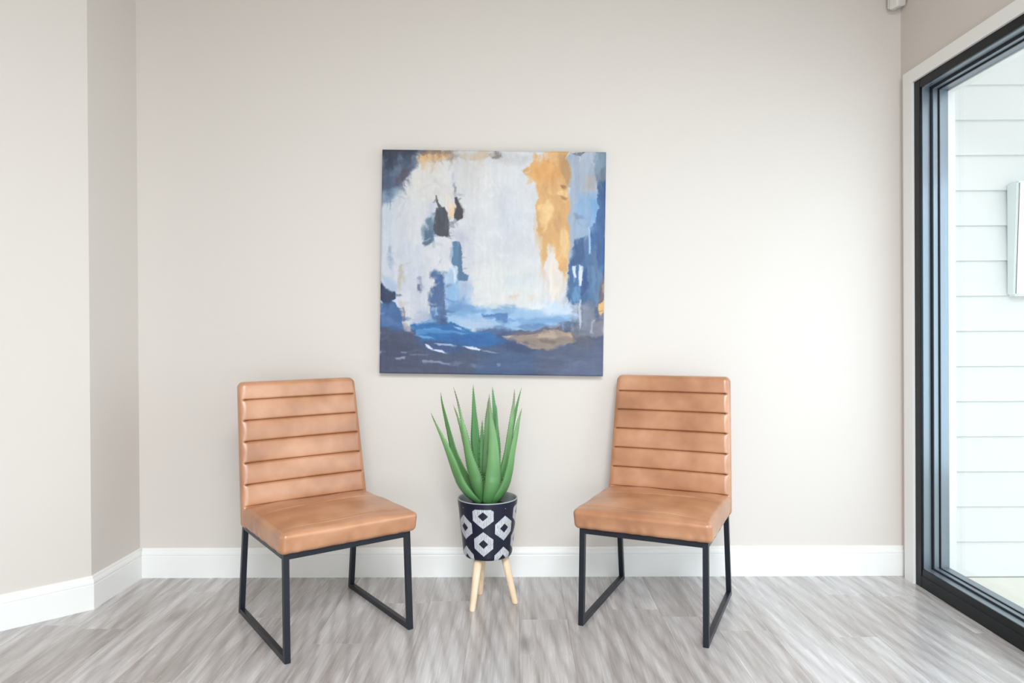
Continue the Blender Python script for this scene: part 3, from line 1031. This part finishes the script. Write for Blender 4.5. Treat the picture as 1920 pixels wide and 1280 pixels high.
STROKES = [
    # soft tints of the white ground
    ((229, 229, 226), [(520, 620), (900, 640), (940, 860), (700, 900), (520, 860)], 70, 20, 'i', .6, 3),
    ((209, 213, 224), [(45, 540), (260, 540), (300, 880), (210, 960), (130, 800), (45, 740)], 40, 20, 'v', .7, 4),
    ((216, 213, 210), [(420, 80), (620, 90), (560, 300), (450, 260)], 40, 20, 'v', .6, 3),
    ((228, 224, 219), [(240, 100), (410, 110), (400, 280), (250, 330), (180, 300)], 35, 20, 'i', .7, 3),
    ((204, 216, 226), [(45, 330), (120, 300), (100, 560), (45, 600)], 30, 14, 'v', .6, 3),
    ((213, 214, 221), [(440, 440), (560, 440), (560, 620), (500, 760), (480, 620)], 30, 16, 'v', .8, 3),
    ((198, 204, 210), [(330, 200), (390, 170), (340, 215), (270, 250)], 12, 8, 'i', .35, 3),
    # top left corner
    ((132, 154, 178), [(40, 150), (190, 150), (150, 240), (100, 300), (45, 345)], 30, 18, 'i', 1, 8),
    ((92, 108, 134), [(40, 20), (262, 25), (232, 95), (205, 170), (150, 225), (85, 250), (40, 245)], 20, 22, 'i', 1, 12),
    ((58, 66, 90), [(45, 25), (250, 30), (215, 70), (120, 85), (80, 140), (45, 160)], 18, 14, 'i', .9, 10),
    ((112, 104, 118), [(150, 130), (200, 120), (190, 180), (140, 225), (125, 190)], 14, 12, 'i', .8, 8),
    ((150, 160, 180), [(190, 70), (232, 62), (225, 110), (195, 120)], 10, 10, 'i', .75, 10),
    ((136, 152, 176), [(120, 120), (165, 108), (150, 150), (128, 165), (98, 155)], 8, 10, 'i', .7, 10),
    ((130, 146, 170), [(125, 60), (150, 58), (165, 85), (140, 90)], 8, 8, 'i', .6, 8),
    # top edge
    ((222, 205, 184), [(245, 45), (430, 45), (440, 90), (350, 108), (250, 100)], 12, 8, 'h', .9, 5),
    ((150, 122, 100), [(245, 34), (445, 34), (420, 62), (340, 56), (270, 62)], 7, 7, 'h', .85, 8),
    ((236, 198, 146), [(255, 62), (330, 56), (410, 56), (415, 76), (330, 88), (262, 80)], 6, 6, 'h', .95, 6),
    ((160, 140, 124), [(420, 48), (470, 46), (462, 84), (410, 92)], 10, 8, 'h', .7, 6),
    ((214, 194, 168), [(468, 40), (640, 38), (612, 84), (560, 92), (480, 76)], 10, 8, 'h', .85, 5),
    ((126, 114, 108), [(630, 60), (662, 48), (706, 58), (708, 76), (650, 76)], 6, 6, 'h', .9, 6),
    ((196, 192, 190), [(700, 60), (820, 55), (860, 80), (800, 110), (660, 105)], 20, 10, 'h', .5, 4),
    # right hand column, pale
    ((180, 190, 206), [(1062, 44), (1215, 44), (1220, 520), (1120, 620), (1060, 640)], 10, 12, 'v', 1, 7),
    ((192, 182, 174), [(1150, 160), (1210, 160), (1205, 240), (1150, 235)], 14, 10, 'v', .7, 5),
    ((128, 152, 172), [(1204, 44), (1275, 44), (1275, 230), (1235, 225), (1205, 150)], 8, 8, 'v', .95, 9),
    ((168, 180, 194), [(1225, 90), (1245, 90), (1240, 190), (1215, 190)], 6, 6, 'v', .6, 6),
    ((118, 128, 148), [(1215, 170), (1262, 120), (1268, 220), (1222, 240)], 9, 10, 'v', .8, 8),
    ((104, 110, 130), [(1075, 46), (1160, 40), (1130, 68), (1100, 52)], 4, 6, 'h', .8, 6),
    ((156, 186, 216), [(1108, 265), (1228, 250), (1232, 400), (1180, 500), (1110, 505), (1090, 440)], 14, 14, 'v', .9, 9),
    ((128, 178, 220), [(1188, 300), (1224, 300), (1224, 400), (1196, 420)], 8, 8, 'v', .8, 8),
    ((176, 192, 212), [(1090, 405), (1168, 415), (1172, 495), (1110, 505)], 9, 8, 'v', .8, 6),
    ((142, 154, 176), [(1098, 372), (1150, 395), (1165, 410), (1105, 405)], 6, 6, 'h', .8, 6),
    # right hand deep blues
    ((62, 112, 162), [(1226, 205), (1275, 190), (1275, 700), (1165, 640), (1185, 470), (1212, 430), (1228, 340)], 7, 12, 'v', 1, 12),
    ((46, 98, 152), [(1232, 215), (1262, 200), (1262, 300), (1236, 300)], 8, 8, 'v', .9, 8),
    ((96, 134, 172), [(1200, 440), (1230, 420), (1235, 470), (1205, 480)], 7, 8, 'v', .8, 8),
    ((84, 124, 166), [(1095, 510), (1170, 500), (1215, 640), (1262, 660), (1262, 910), (1150, 880), (1058, 868), (1045, 820), (1066, 700), (1072, 620), (1090, 590)], 7, 14, 'v', 1, 14),
    ((60, 104, 152), [(1095, 540), (1150, 520), (1152, 640), (1085, 660)], 8, 10, 'v', .85, 10),
    ((52, 96, 152), [(1150, 670), (1172, 660), (1172, 780), (1140, 830), (1130, 790)], 5, 8, 'v', .9, 8),
    ((120, 152, 184), [(1180, 660), (1240, 660), (1235, 860), (1180, 850)], 12, 14, 'v', .75, 10),
    ((122, 170, 208), [(1072, 770), (1140, 765), (1132, 850), (1076, 858)], 8, 10, 'v', .85, 9),
    ((72, 116, 162), [(1072, 690), (1092, 680), (1088, 850), (1066, 830)], 5, 8, 'v', .8, 8),
    ((186, 214, 240), [(1172, 450), (1182, 450), (1188, 590), (1178, 595)], 3, 4, 'v', .9, 3),
    ((222, 230, 244), [(1092, 655), (1112, 655), (1108, 720), (1096, 722)], 3, 6, 'v', .95, 3),
    ((226, 230, 246), [(1122, 652), (1146, 664), (1132, 762), (1118, 764)], 3, 6, 'v', .95, 3),
    # grey column lower right
    ((132, 138, 156), [(1075, 872), (1150, 868), (1262, 850), (1262, 1100), (1120, 1100), (1080, 960)], 14, 16, 'v', .95, 10),
    ((150, 146, 152), [(1190, 960), (1262, 930), (1262, 1060), (1200, 1070)], 16, 12, 'v', .7, 6),
    ((120, 108, 122), [(1222, 740), (1250, 690), (1250, 860), (1215, 860)], 8, 8, 'v', .8, 6),
    ((206, 172, 142), [(1240, 760), (1262, 700), (1262, 850), (1245, 850)], 5, 6, 'v', .9, 5),
    ((236, 196, 140), [(1226, 870), (1256, 835), (1256, 900), (1238, 922), (1224, 908)], 4, 5, 'v', 1, 5),
    # gold
    ((228, 202, 176), [(878, 380), (920, 480), (930, 620), (955, 790), (930, 690), (905, 560), (882, 450)], 8, 8, 'v', .7, 4),
    ((224, 184, 130), [(884, 42), (1066, 42), (1070, 350), (1070, 560), (1044, 730), (1012, 672), (1000, 600), (984, 545), (950, 545), (952, 600), (936, 690), (918, 600), (900, 480), (880, 400), (888, 320), (912, 290), (906, 250), (882, 222), (868, 182), (824, 166), (820, 138), (862, 122), (874, 90)], 5, 13, 'i', 1, 9),
    ((228, 178, 112), [(868, 100), (960, 80), (1015, 110), (1020, 175), (980, 190), (930, 190), (890, 195), (868, 160)], 12, 12, 'i', .85, 7),
    ((236, 200, 148), [(945, 50), (1000, 44), (1010, 90), (960, 92)], 8, 8, 'i', .6, 5),
    ((190, 156, 110), [(1022, 60), (1064, 52), (1066, 230), (1040, 190), (1018, 150)], 7, 9, 'v', .8, 8),
    ((242, 212, 164), [(900, 330), (965, 300), (990, 360), (975, 410), (930, 430), (894, 400)], 9, 10, 'i', .8, 5),
    ((240, 208, 160), [(958, 185), (985, 240), (1010, 260), (1064, 240), (1062, 290), (1020, 285), (950, 260)], 6, 10, 'i', .8, 5),
    ((150, 118, 76), [(1022, 216), (1056, 222), (1052, 240), (1030, 236)], 4, 6, 'i', .75, 5),
    ((176, 138, 90), [(1020, 285), (1062, 290), (1048, 304), (1026, 300)], 4, 6, 'i', .75, 5),
    ((214, 172, 128), [(980, 400), (1030, 400), (1028, 470), (985, 470)], 12, 10, 'i', .8, 6),
    ((240, 214, 170), [(1022, 470), (1046, 440), (1066, 500), (1062, 640), (1030, 600)], 7, 8, 'v', .7, 5),
    ((234, 226, 218), [(948, 560), (984, 550), (1002, 640), (1030, 720), (1020, 850), (980, 850), (958, 760), (944, 660)], 9, 12, 'v', .9, 4),
    ((226, 216, 206), [(905, 480), (925, 500), (940, 700), (935, 800), (918, 700)], 8, 8, 'v', .5, 4),
    # figure like darks left of centre
    ((206, 208, 224), [(320, 300), (350, 300), (360, 350), (310, 400), (290, 400)], 14, 8, 'i', .7, 4),
    ((122, 146, 166), [(290, 410), (330, 375), (365, 380), (372, 470), (330, 520), (285, 548), (266, 505), (275, 450)], 9, 10, 'i', 1, 9),
    ((100, 128, 154), [(268, 470), (330, 480), (330, 520), (300, 545), (274, 535)], 6, 8, 'i', .9, 8),
    ((84, 90, 102), [(346, 350), (388, 345), (412, 380), (422, 430), (422, 500), (352, 500), (332, 470), (340, 400)], 4, 7, 'i', 1, 8),
    ((64, 72, 84), [(370, 400), (400, 390), (418, 440), (416, 492), (376, 494)], 7, 7, 'v', .8, 6),
    ((92, 92, 98), [(344, 275), (352, 280), (354, 310), (372, 344), (360, 348), (347, 318)], 3, 5, 'i', .95, 4),
    ((130, 130, 136), [(346, 292), (330, 312), (334, 316), (350, 300)], 3, 4, 'i', .7, 4),
    ((238, 212, 176), [(408, 328), (438, 320), (446, 350), (440, 400), (424, 404), (408, 372)], 5, 6, 'i', .95, 4),
    ((230, 220, 210), [(392, 250), (424, 240), (430, 320), (404, 340), (390, 330)], 8, 6, 'v', .7, 4),
    ((140, 136, 142), [(434, 215), (446, 215), (452, 300), (490, 330), (500, 370), (478, 400), (452, 330)], 7, 7, 'i', .8, 6),
    ((76, 72, 82), [(444, 285), (456, 285), (470, 330), (488, 352), (488, 400), (464, 418), (446, 400), (450, 340)], 4, 6, 'i', 1, 6),
    ((196, 198, 214), [(425, 470), (500, 470), (520, 520), (490, 560), (440, 530)], 12, 8, 'i', .6, 4),
    ((102, 140, 170), [(434, 532), (466, 526), (484, 560), (486, 640), (490, 690), (524, 712), (515, 738), (488, 742), (462, 740), (454, 700), (430, 640), (438, 590)], 4, 7, 'v', 1, 8),
    ((223, 223, 228), [(336, 505), (412, 500), (424, 560), (432, 640), (400, 690), (345, 680), (325, 600)], 8, 8, 'i', .9, 3),
    ((176, 190, 206), [(372, 626), (360, 640), (366, 650)], 3, 4, 'i', .6, 3),
    # light blues around the lower figure
    ((180, 206, 234), [(392, 690), (440, 650), (470, 680), (480, 760), (530, 740), (525, 880), (600, 900), (560, 960), (400, 940)], 16, 16, 'v', .85, 8),
    ((226, 232, 242), [(412, 650), (456, 660), (464, 690), (450, 760), (438, 700)], 4, 7, 'v', .8, 3),
    ((172, 182, 206), [(480, 720), (520, 730), (510, 820), (478, 810)], 10, 8, 'v', .5, 5),
    ((158, 176, 204), [(485, 820), (510, 820), (510, 885), (484, 880)], 6, 6, 'v', .6, 5),
    ((92, 122, 162), [(312, 690), (345, 676), (392, 690), (392, 740), (388, 800), (402, 870), (406, 970), (345, 975), (320, 930), (302, 860), (300, 810), (330, 770), (340, 740), (318, 720)], 8, 10, 'v', 1, 10),
    ((76, 116, 164), [(345, 700), (380, 700), (384, 760), (350, 760)], 8, 8, 'v', .8, 6),
    ((136, 170, 204), [(320, 880), (360, 880), (356, 920), (316, 930)], 6, 8, 'i', .7, 8),
    ((164, 200, 226), [(348, 880), (354, 880), (352, 930), (330, 935), (345, 920)], 3, 6, 'i', .8, 4),
    ((150, 156, 182), [(238, 720), (262, 720), (280, 770), (262, 800), (240, 795)], 7, 8, 'i', .7, 6),
    ((112, 118, 150), [(240, 765), (262, 762), (258, 792), (242, 792)], 4, 5, 'i', .8, 4),
    ((184, 192, 214), [(230, 920), (290, 890), (310, 960), (220, 985)], 12, 10, 'i', .8, 5),
    # left margin
    ((160, 176, 194), [(76, 570), (96, 565), (104, 620), (96, 690), (82, 680)], 8, 8, 'v', .75, 5),
    ((198, 192, 180), [(134, 652), (162, 650), (160, 720), (152, 800), (134, 790)], 5, 6, 'v', .85, 4),
    ((160, 188, 222), [(60, 700), (135, 760), (130, 820), (60, 790)], 12, 10, 'i', .5, 6),
    # sea, base layers
    ((168, 200, 230), [(400, 900), (520, 870), (780, 900), (1085, 920), (1085, 1000), (930, 1025), (700, 1015), (560, 1000), (400, 985)], 14, 14, 'h', .95, 9),
    ((208, 222, 238), [(930, 850), (1075, 850), (1085, 915), (1000, 930), (930, 905)], 14, 10, 'h', .9, 4),
    ((132, 172, 212), [(400, 880), (520, 870), (620, 900), (600, 925), (420, 930)], 9, 14, 'h', .75, 10),
    ((150, 184, 216), [(640, 900), (700, 868), (785, 870), (760, 915), (660, 925)], 8, 12, 'i', .75, 8),
    ((92, 136, 186), [(596, 926), (725, 928), (735, 955), (700, 985), (660, 945), (600, 948)], 6, 10, 'h', .9, 9),
    ((128, 168, 208), [(780, 945), (1000, 925), (1075, 960), (960, 985), (800, 985)], 12, 14, 'h', .7, 8),
    ((196, 210, 230), [(440, 950), (600, 950), (680, 985), (560, 1010), (470, 985)], 9, 10, 'h', .8, 6),
    ((92, 104, 132), [(35, 990), (170, 975), (280, 1060), (600, 1085), (700, 1015), (1000, 1000), (1110, 1050), (1262, 1030), (1262, 1275), (20, 1275)], 7, 12, 'h', 1, 9),
    ((104, 114, 142), [(900, 1110), (1262, 1060), (1262, 1275), (820, 1275)], 40, 18, 'h', .8, 8),
    ((120, 130, 160), [(1060, 1150), (1262, 1120), (1262, 1275), (1000, 1275)], 40, 18, 'h', .6, 8),
    ((82, 112, 152), [(560, 1110), (900, 1110), (860, 1275), (540, 1275)], 40, 18, 'h', .75, 9),
    ((72, 100, 146), [(560, 1000), (720, 985), (860, 1060), (700, 1110), (560, 1090)], 16, 16, 'h', .85, 9),
    ((70, 104, 154), [(210, 1040), (420, 1070), (520, 1110), (400, 1130), (260, 1100)], 14, 12, 'h', .8, 8),
    ((86, 90, 116), [(40, 1050), (220, 1050), (240, 1140), (60, 1160)], 30, 14, 'h', .7, 7),
    ((96, 98, 122), [(40, 1180), (420, 1190), (420, 1262), (35, 1262)], 30, 14, 'h', .6, 7),
    # bright blue
    ((44, 126, 184), [(200, 985), (340, 968), (430, 975), (520, 1008), (640, 1030), (690, 1062), (640, 1105), (520, 1100), (400, 1085), (280, 1058), (205, 1015)], 7, 14, 'h', 1, 13),
    ((34, 112, 174), [(400, 1035), (560, 1040), (640, 1065), (560, 1090), (430, 1078)], 10, 12, 'h', .8, 9),
    ((112, 164, 212), [(230, 1012), (330, 1005), (500, 1025), (490, 1036), (330, 1028), (240, 1036)], 4, 8, 'h', .85, 8),
    ((150, 190, 226), [(225, 1036), (290, 1040), (340, 1062), (270, 1052)], 4, 6, 'h', .7, 6),
    ((72, 106, 156), [(345, 948), (400, 945), (402, 985), (345, 985)], 7, 8, 'i', .8, 8),
    ((186, 208, 236), [(430, 985), (480, 998), (476, 1010), (440, 1000)], 3, 6, 'h', .85, 4),
    # left lower block
    ((86, 124, 172), [(35, 850), (130, 850), (140, 900), (162, 960), (180, 1010), (35, 1005)], 8, 12, 'i', 1, 12),
    ((118, 148, 192), [(40, 930), (100, 940), (140, 985), (60, 1000)], 12, 12, 'i', .6, 9),
    ((54, 74, 110), [(35, 728), (58, 770), (70, 795), (118, 800), (132, 830), (120, 850), (60, 862), (35, 850)], 6, 9, 'i', 1, 8),
    ((210, 204, 204), [(140, 850), (160, 850), (180, 960), (205, 985), (200, 1015), (178, 1012), (150, 930)], 5, 8, 'v', .85, 5),
    ((140, 138, 142), [(158, 890), (166, 890), (178, 960), (170, 960)], 4, 4, 'v', .7, 4),
    ((216, 222, 238), [(100, 850), (124, 838), (124, 815), (136, 850), (150, 880), (134, 880), (122, 862)], 3, 5, 'i', .95, 3),
    # brown spit of land
    ((132, 118, 130), [(700, 1030), (900, 1000), (1000, 985), (1090, 1010), (1090, 1030), (800, 1040)], 8, 8, 'h', .7, 6),
    ((164, 150, 142), [(702, 1042), (762, 1032), (850, 1030), (930, 1012), (1095, 1022), (1098, 1075), (1020, 1092), (940, 1112), (880, 1104), (800, 1080)], 4.5, 8, 'h', 1, 9),
    ((204, 186, 166), [(900, 1022), (980, 1018), (1000, 1040), (900, 1050)], 7, 8, 'h', .75, 6),
    ((206, 184, 162), [(1010, 1022), (1088, 1022), (1080, 1046), (1030, 1040)], 5, 7, 'h', .8, 6),
    ((208, 196, 186), [(704, 1042), (760, 1038), (740, 1052)], 4, 4, 'h', .8, 4),
    ((196, 178, 166), [(800, 1074), (860, 1086), (850, 1092), (800, 1084)], 4, 5, 'h', .6, 4),
    ((134, 120, 112), [(900, 1052), (1000, 1062), (990, 1084), (920, 1080)], 8, 8, 'h', .7, 6),
    ((88, 100, 132), [(1010, 965), (1085, 955), (1086, 1012), (1040, 1015), (1012, 990)], 7, 8, 'v', .85, 8),
    ((150, 168, 194), [(1030, 965), (1040, 965), (1042, 1005), (1030, 1005)], 4, 5, 'v', .6, 5),
    ((206, 214, 232), [(995, 905), (1010, 905), (1006, 930), (996, 930)], 5, 6, 'v', .6, 4),
    # drips lower right
    ((92, 96, 116), [(1090, 950), (1110, 950), (1108, 1090), (1090, 1080)], 7, 8, 'v', .7, 8),
    ((206, 210, 222), [(1126, 840), (1138, 840), (1132, 960), (1124, 1004), (1120, 940)], 3, 5, 'v', .95, 3),
    ((196, 206, 222), [(1094, 860), (1116, 860), (1110, 940), (1098, 960)], 7, 8, 'v', .7, 5),
    ((160, 170, 188), [(1146, 880), (1176, 880), (1172, 980), (1150, 1010)], 9, 9, 'v', .6, 8),
    ((186, 186, 194), [(1188, 950), (1210, 948), (1208, 960), (1194, 962), (1192, 1020), (1202, 1026), (1184, 1028)], 3, 4, 'v', .85, 3),
    # white crests
    ((224, 228, 244), [(286, 1088), (300, 1088), (330, 1112), (380, 1118), (402, 1130), (360, 1128), (318, 1118), (292, 1104)], 3, 6, 'h', 1, 3),
    ((206, 214, 234), [(330, 1082), (372, 1085), (420, 1088), (462, 1098), (420, 1096), (360, 1094)], 3, 5, 'h', .9, 3),
    ((224, 230, 246), [(488, 1094), (540, 1100), (590, 1116), (584, 1122), (520, 1110)], 3, 5, 'h', 1, 3),
    ((176, 184, 206), [(585, 1116), (650, 1124), (700, 1140), (640, 1132)], 3, 5, 'h', .75, 3),
    ((166, 176, 200), [(120, 1164), (178, 1156), (174, 1174), (126, 1176)], 4, 6, 'h', .85, 4),
    ((150, 162, 190), [(150, 1126), (186, 1132), (180, 1142), (152, 1136)], 3, 6, 'h', .7, 4),
    ((152, 158, 170), [(200, 1146), (300, 1144), (296, 1152), (206, 1154)], 4, 6, 'h', .6, 4),
    ((158, 170, 194), [(272, 1176), (330, 1176), (420, 1190), (420, 1198), (330, 1190), (272, 1190)], 4, 6, 'h', .85, 4),
    ((134, 146, 172), [(400, 1180), (470, 1180), (466, 1204), (410, 1200)], 6, 6, 'h', .6, 4),
    ((138, 152, 178), [(530, 1190), (560, 1190), (556, 1218), (534, 1216)], 6, 6, 'v', .6, 4),
    ((150, 164, 192), [(672, 1188), (692, 1188), (690, 1204), (674, 1204)], 4, 4, 'i', .7, 4),
    # peach flecks and small greys
    ((234, 206, 188), [(744, 824), (790, 822), (788, 846), (748, 848)], 5, 6, 'h', .9, 4),
    ((230, 210, 196), [(846, 806), (872, 806), (868, 840), (858, 842)], 6, 6, 'v', .7, 4),
    ((206, 216, 226), [(700, 730), (800, 700), (900, 700), (820, 760), (730, 780)], 30, 14, 'h', .5, 3),
    # loose marks: lighter and darker accents over the big shapes
    ((232, 230, 228), [(560, 90), (640, 96), (700, 300), (620, 420), (560, 300)], 40, 20, 'v', .5, 3),
    ((212, 216, 224), [(640, 260), (760, 240), (820, 420), (700, 520)], 40, 22, 'i', .5, 3),
    ((204, 210, 222), [(150, 440), (170, 430), (180, 500), (150, 520)], 9, 10, 'v', .5, 4),
    ((196, 200, 214), [(180, 300), (200, 290), (150, 400), (135, 410)], 8, 10, 'i', .5, 4),
    ((188, 196, 208), [(425, 150), (438, 150), (436, 230), (424, 200)], 6, 6, 'v', .6, 3),
    ((60, 60, 70), [(446, 345), (482, 345), (486, 395), (466, 412), (450, 398)], 6, 6, 'i', .8, 5),
    ((118, 142, 164), [(296, 420), (340, 400), (350, 460), (310, 480)], 8, 10, 'i', .7, 8),
    ((132, 160, 190), [(420, 560), (440, 560), (450, 640), (425, 640)], 5, 8, 'v', .5, 6),
    ((150, 190, 226), [(400, 770), (450, 760), (470, 860), (410, 880)], 12, 14, 'v', .7, 8),
    ((120, 160, 204), [(410, 860), (500, 840), (520, 900), (420, 920)], 12, 14, 'i', .6, 8),
    ((110, 150, 196), [(300, 930), (345, 900), (350, 960), (300, 970)], 10, 12, 'i', .6, 8),
    ((176, 198, 226), [(240, 960), (320, 940), (330, 975), (240, 985)], 7, 8, 'h', .6, 5),
    ((84, 120, 168), [(760, 985), (900, 975), (960, 992), (820, 1005)], 7, 10, 'h', .55, 8),
    ((226, 236, 246), [(820, 870), (900, 860), (960, 880), (880, 900)], 9, 10, 'h', .7, 4),
    ((120, 140, 172), [(1196, 560), (1216, 540), (1220, 690), (1200, 700)], 6, 8, 'v', .6, 8),
    ((74, 92, 128), [(1205, 880), (1225, 880), (1222, 960), (1206, 960)], 6, 8, 'v', .6, 6),
    ((128, 120, 132), [(1100, 1040), (1180, 1030), (1190, 1100), (1110, 1110)], 16, 12, 'v', .5, 6),
    ((60, 84, 130), [(700, 1060), (840, 1090), (900, 1130), (720, 1120)], 16, 14, 'h', .7, 8),
    ((120, 132, 158), [(900, 1150), (1060, 1140), (1080, 1160), (920, 1165)], 6, 8, 'h', .4, 5),
    ((124, 140, 170), [(180, 1120), (260, 1116), (250, 1130), (190, 1134)], 4.5, 8, 'h', .4, 4),
]

# ------------------------------------------------------------------ abstract canvas
NPX = 440
uu, vv = np.meshgrid(np.linspace(0, 1, NPX), np.linspace(0, 1, NPX))
# layout units: 1309 units across, y down
ZX = 53 + uu * 1217 - vv * 18
ZY = 32 + uu * 10 + vv * 1215
sh = (NPX, NPX)
WN = {'i': (fbm(sh, (14, 14), 11), fbm(sh, (14, 14), 23)),
      'v': (fbm(sh, (6, 40), 31), fbm(sh, (6, 34), 43)),
      'h': (fbm(sh, (40, 6), 51), fbm(sh, (34, 6), 63))}
TX = {'i': fbm(sh, (24, 24), 71), 'v': fbm(sh, (9, 80), 83), 'h': fbm(sh, (80, 9), 97)}
soft_n = fbm(sh, (5, 5), 7)
IMG = np.zeros((NPX, NPX, 3)) + np.array([221, 222, 226.])
IMG += (soft_n * 9)[..., None] * np.array([1, .9, .6])
IMG += (TX['v'] * 3)[..., None]


def sdf(poly, X, Y):
    d = np.full(X.shape, 1e9)
    s = np.zeros(X.shape, bool)
    n = len(poly)
    for i in range(n):
        x0, y0 = poly[i - 1]
        x1, y1 = poly[i]
        ex, ey = x1 - x0, y1 - y0
        wx, wy = X - x0, Y - y0
        tt = np.clip((wx * ex + wy * ey) / (ex * ex + ey * ey + 1e-9), 0, 1)
        d = np.minimum(d, (wx - ex * tt) ** 2 + (wy - ey * tt) ** 2)
        c1 = (y0 <= Y) & (y1 > Y)
        c2 = (y1 <= Y) & (y0 > Y)
        cr = ex * wy - ey * wx
        s ^= (c1 & (cr > 0)) | (c2 & (cr < 0))
    d = np.sqrt(d)
    return np.where(s, -d, d)


def stroke(col, poly, soft=8, warp=14, dr='i', op=1.0, tex=6):
    xs = [p[0] for p in poly]; ys = [p[1] for p in poly]
    pad = soft * 2 + warp * 2 + 10
    M_ = (ZX > min(xs) - pad) & (ZX < max(xs) + pad) & (ZY > min(ys) - pad) & (ZY < max(ys) + pad)
    if not M_.any():
        return
    wx, wy = WN[dr]
    X = ZX[M_] + wx[M_] * warp * 1.6
    Y = ZY[M_] + wy[M_] * warp * 1.6
    d = sdf(poly, X, Y)
    a = np.clip(.5 - d / (2 * soft), 0, 1)
    a = a * a * (3 - 2 * a) * op
    a = a * np.clip(1 + .35 * TX[dr][M_] * (1 if op < 1 else .3), 0, 1)
    c = np.array(col, float)[None] + (TX[dr][M_] * tex * 1.6)[:, None]
    IMG[M_] = IMG[M_] * (1 - a[:, None]) + c * a[:, None]


def dabs(n, seed, lmin, lmax, wmin, wmax, jit, op):
    """short loaded-brush marks picking up the colour under them"""
    r = random.Random(seed)
    for _ in range(n):
        cx, cy = r.uniform(0, NPX - 1), r.uniform(0, NPX - 1)
        L, Wd = r.uniform(lmin, lmax), r.uniform(wmin, wmax)
        if cy > NPX * .68:
            an = r.gauss(.05, .22)
        elif cx > NPX * .68:
            an = r.gauss(math.pi / 2, .2)
        else:
            an = r.uniform(.9, 2.2) if r.random() < .7 else r.uniform(-.5, .6)
        dx, dy = math.cos(an), math.sin(an)
        sx, sy = cx - dx * L * .3, cy - dy * L * .3
        src = IMG[min(NPX - 1, max(0, int(sy))), min(NPX - 1, max(0, int(sx)))].copy()
        R = int(L / 2 + Wd) + 2
        y0, y1, x0, x1 = max(0, int(cy) - R), min(NPX, int(cy) + R), max(0, int(cx) - R), min(NPX, int(cx) + R)
        yy, xx = np.mgrid[y0:y1, x0:x1]
        a_ = (xx - cx) * dx + (yy - cy) * dy
        b_ = -(xx - cx) * dy + (yy - cy) * dx
        bristle = .75 + .25 * np.sin(b_ * r.uniform(1.2, 2.6) + r.uniform(0, 6))
        q = (np.abs(a_) / (L / 2)) ** 3 + (np.abs(b_) / (Wd / 2)) ** 2
        al_ = np.clip(1.15 - q, 0, 1) * bristle * op
        c = src + r.gauss(0, jit) + np.array([r.gauss(0, jit * .4), 0, r.gauss(0, jit * .5)])
        IMG[y0:y1, x0:x1] = IMG[y0:y1, x0:x1] * (1 - al_[..., None]) + c * al_[..., None]


def rough(amp, seed):
    """drag the paint a little so that no outline stays clean"""
    gx = fbm(sh, (36, 36), seed, 3) * amp + fbm(sh, (70, 70), seed + 5, 2) * amp * .25
    gy = fbm(sh, (30, 30), seed + 9, 3) * amp + fbm(sh, (64, 64), seed + 15, 2) * amp * .25
    yy, xx = np.mgrid[0:NPX, 0:NPX]
    return IMG[np.clip(np.rint(yy + gy), 0, NPX - 1).astype(int), np.clip(np.rint(xx + gx), 0, NPX - 1).astype(int)]


for s_ in STROKES:
    if (s_[2] if len(s_) > 2 else 8) > 4:
        stroke(*s_)
dabs(1900, 1, 10, 34, 4, 10, 3.5, .55)
IMG[:] = rough(3.8, 201)
for s_ in STROKES:
    if (s_[2] if len(s_) > 2 else 8) <= 4:
        stroke(*s_)
IMG[:] = rough(2.0, 301)
dabs(2200, 2, 5, 16, 2.2, 5, 3.5, .4)
IMG += TX['i'][..., None] * 2.5 + TX['v'][..., None] * 2.5
IMG = 255 * PGAIN[0] * np.clip(IMG / 232, 0, 1.1) ** PGAIN[1]
colr = srgb2lin(IMG[::-1] / 255)          # rows bottom to top
S = .977
lum = IMG[::-1].mean(2)
relief = .0009 * TX['i'][::-1] + .0006 * TX['v'][::-1]
xs = np.linspace(-S / 2, S / 2, NPX)
Xg, Zg = np.meshgrid(xs, xs)
edge = np.clip(np.minimum(S / 2 - np.abs(Xg), S / 2 - np.abs(Zg)) / .004, 0, 1)
Yg = -.036 - relief * .6 * edge + (1 - edge) * .002
Vc = np.stack([Xg, Yg, Zg], -1).reshape(-1, 3)
paint_m = mat('acrylic_paint', (200, 200, 200), .5)
t = NT(paint_m)
ca = t.n('ShaderNodeVertexColor', layer_name='paint')
t.l(ca.outputs[0], t.b.inputs['Base Color'])
t.bump(t.noise(t.coords((1, 1, 1)), 900, 2), .12, .0006)
pic = empty('abstract_painting', (-.1072, D - .0005, 1.3806), 0,
            'square abstract canvas painted in white, blue, navy and gold, hung on the back wall', 'painting')
pic.rotation_euler = (0, math.radians(1.12), 0)
me = grid_print('painted_canvas', Vc, NPX, NPX, colr)
me.flip_normals()
fr_ = link('painted_canvas', me, paint_m, pic, smooth=True)
# wrapped canvas sides
side_m = mat('painted_canvas_edge', (70, 80, 104), .6)
t = NT(side_m)
v = t.coords((1, 1, 1))
c_ = t.ramp(t.noise(v, 7, 3), [(.35, (62, 72, 96)), (.5, (108, 118, 136)), (.65, (176, 178, 182))])
t.l(c_, t.b.inputs['Base Color'])
bm = bmesh.new()
h_ = S / 2 - .0005
box(bm, (-h_, -.0338, -h_), (h_, -.002, h_))
link('canvas_edge', bm_mesh('canvas_edge', bm, .001, 1), side_m, pic)
